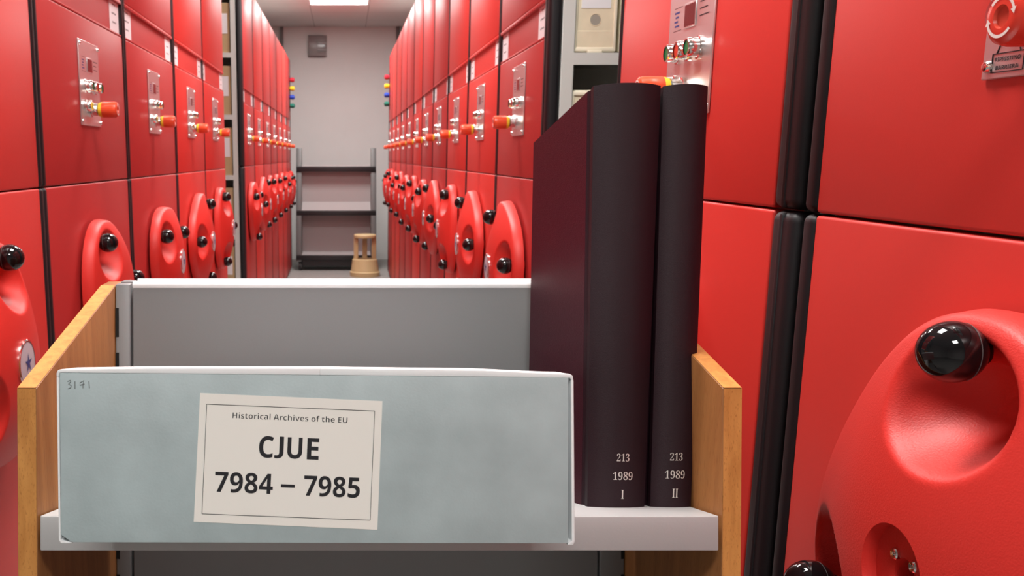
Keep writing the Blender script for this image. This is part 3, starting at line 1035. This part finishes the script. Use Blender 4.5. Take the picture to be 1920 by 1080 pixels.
for st in ([(127, 715), (133, 713), (133, 716), (129, 720), (134, 723), (133, 727), (128, 729)], [(141, 715), (141, 729)],
           [(150, 718), (158, 713), (156, 721), (156, 728)], [(150, 722), (159, 720)], [(167, 715), (168, 728)]):
    b.tube('pencil', [B(u, v, -0.00045) for u, v in st], 0.00034, 4)
link('pencil_number', b.mesh('pencil_number'), t)['label'] = 'faint pencilled number'

# ------------------------------------------------------------------ the two bound volumes
DK = 0.830
BD = 0.163                                # depth of the boards
def volume(label, bl, br, tl, tr, lines, title_u):
    up_lean = 0.0594
    def corner(u, v, top):
        d = DK + (0.366 * up_lean if top else 0.0)
        return O(u, v, d)
    o0 = corner(*bl, False)
    t = thing('bound_volume', label, 'book', W(o0), TILT, 'burgundy bound volumes on the cart')
    c = [corner(*bl, False) - o0, corner(*br, False) - o0, corner(*tl, True) - o0, corner(*tr, True) - o0]
    # level the foot on the shelf
    def P(s, h, w):
        p = (c[0] * (1 - s) + c[1] * s) * (1 - h) + (c[2] * (1 - s) + c[3] * s) * h
        return p + Vector((-0.133, 1.0, -0.0600 - 0.050 * h)) * w
    Wd = (c[1] - c[0]).length
    def spine_w(s):                       # rounded back
        return -0.0075 * (1 - abs(2 * s - 1) ** 2.4) * min(1.0, Wd / 0.045)
    def sheet(name, m, path, th, rows=10, h0=0.0, h1=1.0):
        """path: (s, w) outline points with inward normals handled by a second path"""
        b = MB()
        outer, inner = path
        vs, fs = [], []
        n = len(outer)
        for j in range(rows + 1):
            h = h0 + (h1 - h0) * j / rows
            vs += [P(s, h, w) for s, w in outer] + [P(s, h, w) for s, w in inner]
        N = 2 * n
        for j in range(rows):
            for i in range(n - 1):
                fs.append((j * N + i, j * N + i + 1, (j + 1) * N + i + 1, (j + 1) * N + i))
                fs.append((j * N + n + i + 1, j * N + n + i, (j + 1) * N + n + i, (j + 1) * N + n + i + 1))
            for i in (0, n - 1):
                fs.append((j * N + i, j * N + n + i, (j + 1) * N + n + i, (j + 1) * N + i))
        for j in (0, rows):
            for i in range(n - 1):
                fs.append((j * N + i, j * N + i + 1, j * N + n + i + 1, j * N + n + i))
        tb = bmesh.new()
        v2 = [tb.verts.new(v) for v in vs]
        for f in fs:
            tb.faces.new([v2[i] for i in f])
        bmesh.ops.recalc_face_normals(tb, faces=tb.faces)
        b.absorb(tb, m)
        return link(name, b.mesh(name, 30), t)
    e = 0.0028 / Wd                       # board thickness as a share of the width
    n = 20
    ss = [i / n for i in range(n + 1)]
    hinge_l = [(0.018 * 0 + 0.0016 / Wd * k, w) for k, w in ((0.0, 0.0135), (0.75, 0.0115), (1.0, 0.0095), (0.7, 0.0075), (0.0, 0.0055), (0.0, 0.0025))]
    hinge_r = [(1 - s, w) for s, w in reversed(hinge_l)]
    outer = hinge_l + [(s, spine_w(s)) for s in ss] + hinge_r
    inner = [(s + e * 0.6, w) for s, w in hinge_l] + [(e + s * (1 - 2 * e), spine_w(s) + 0.0025) for s in ss] + [(s - e * 0.6, w) for s, w in hinge_r]
    sheet('spine', 'spinecloth', (outer, inner), 0.002)
    for side in (0, 1):
        k = (lambda s: s) if side == 0 else (lambda s: 1 - s)
        outer = [(k(0.0006 / Wd), 0.0136), (k(0.0), 0.0146), (k(0.0), BD - 0.001), (k(0.0006 / Wd), BD)]
        inner = [(k(e), 0.0136), (k(e), 0.0146), (k(e), BD - 0.001), (k(e), BD)]
        sheet('cover_board', 'cloth', (outer, inner), 0.002)
    b = MB()
    q = [(e * 1.1, 0.004), (1 - e * 1.1, 0.004), (1 - e * 1.1, BD - 0.006), (e * 1.1, BD - 0.006)]
    b.faces('pages', [P(s, h, w) for h in (0.012, 0.988) for s, w in q], [(0, 3, 2, 1), (4, 5, 6, 7), (0, 1, 5, 4), (1, 2, 6, 5), (2, 3, 7, 6), (3, 0, 4, 7)])
    link('page_block', b.mesh('page_block'), t)
    # foil numbers following the rounded back
    b = MB()
    Hh = (c[2] - c[0]).length
    for s_, u, v, w_, h_ in lines:
        vs, fs = text_faces(s_, 'serif', 0, 0, width=w_ / F * DK, height=h_ / F * DK, offset=-0.006, fit=True)
        ctr = O(u, v, DK) - o0
        h0 = (ctr.z - c[0].z) / Hh
        base = P(0, h0, 0); wide = (P(1, h0, 0) - base).x
        out = []
        for x, y in vs:
            s = (ctr.x + x - base.x) / wide
            out.append(P(s, h0 + y / Hh, spine_w(s) - 0.0004))
        b.faces('foil', out, fs)
    link('lettering', b.mesh('lettering'), t)
    return t
volume('thick burgundy bound volume numbered I, beside the archive box', (1101, 950), (1208, 951), (1113, 161), (1239, 161),
       [('213', 1163, 857, 23.5, 14.5), ('1989', 1162, 891, 37, 15), ('I', 1160.5, 925, 5.5, 16)], 0)
volume('thinner burgundy bound volume numbered II, beside the right wooden side', (1219, 951), (1295, 951), (1243.5, 162), (1327.5, 162),
       [('213', 1264, 856, 23.5, 14.5), ('1989', 1261, 889, 37, 15), ('II', 1260, 923.5, 11, 16)], 0)
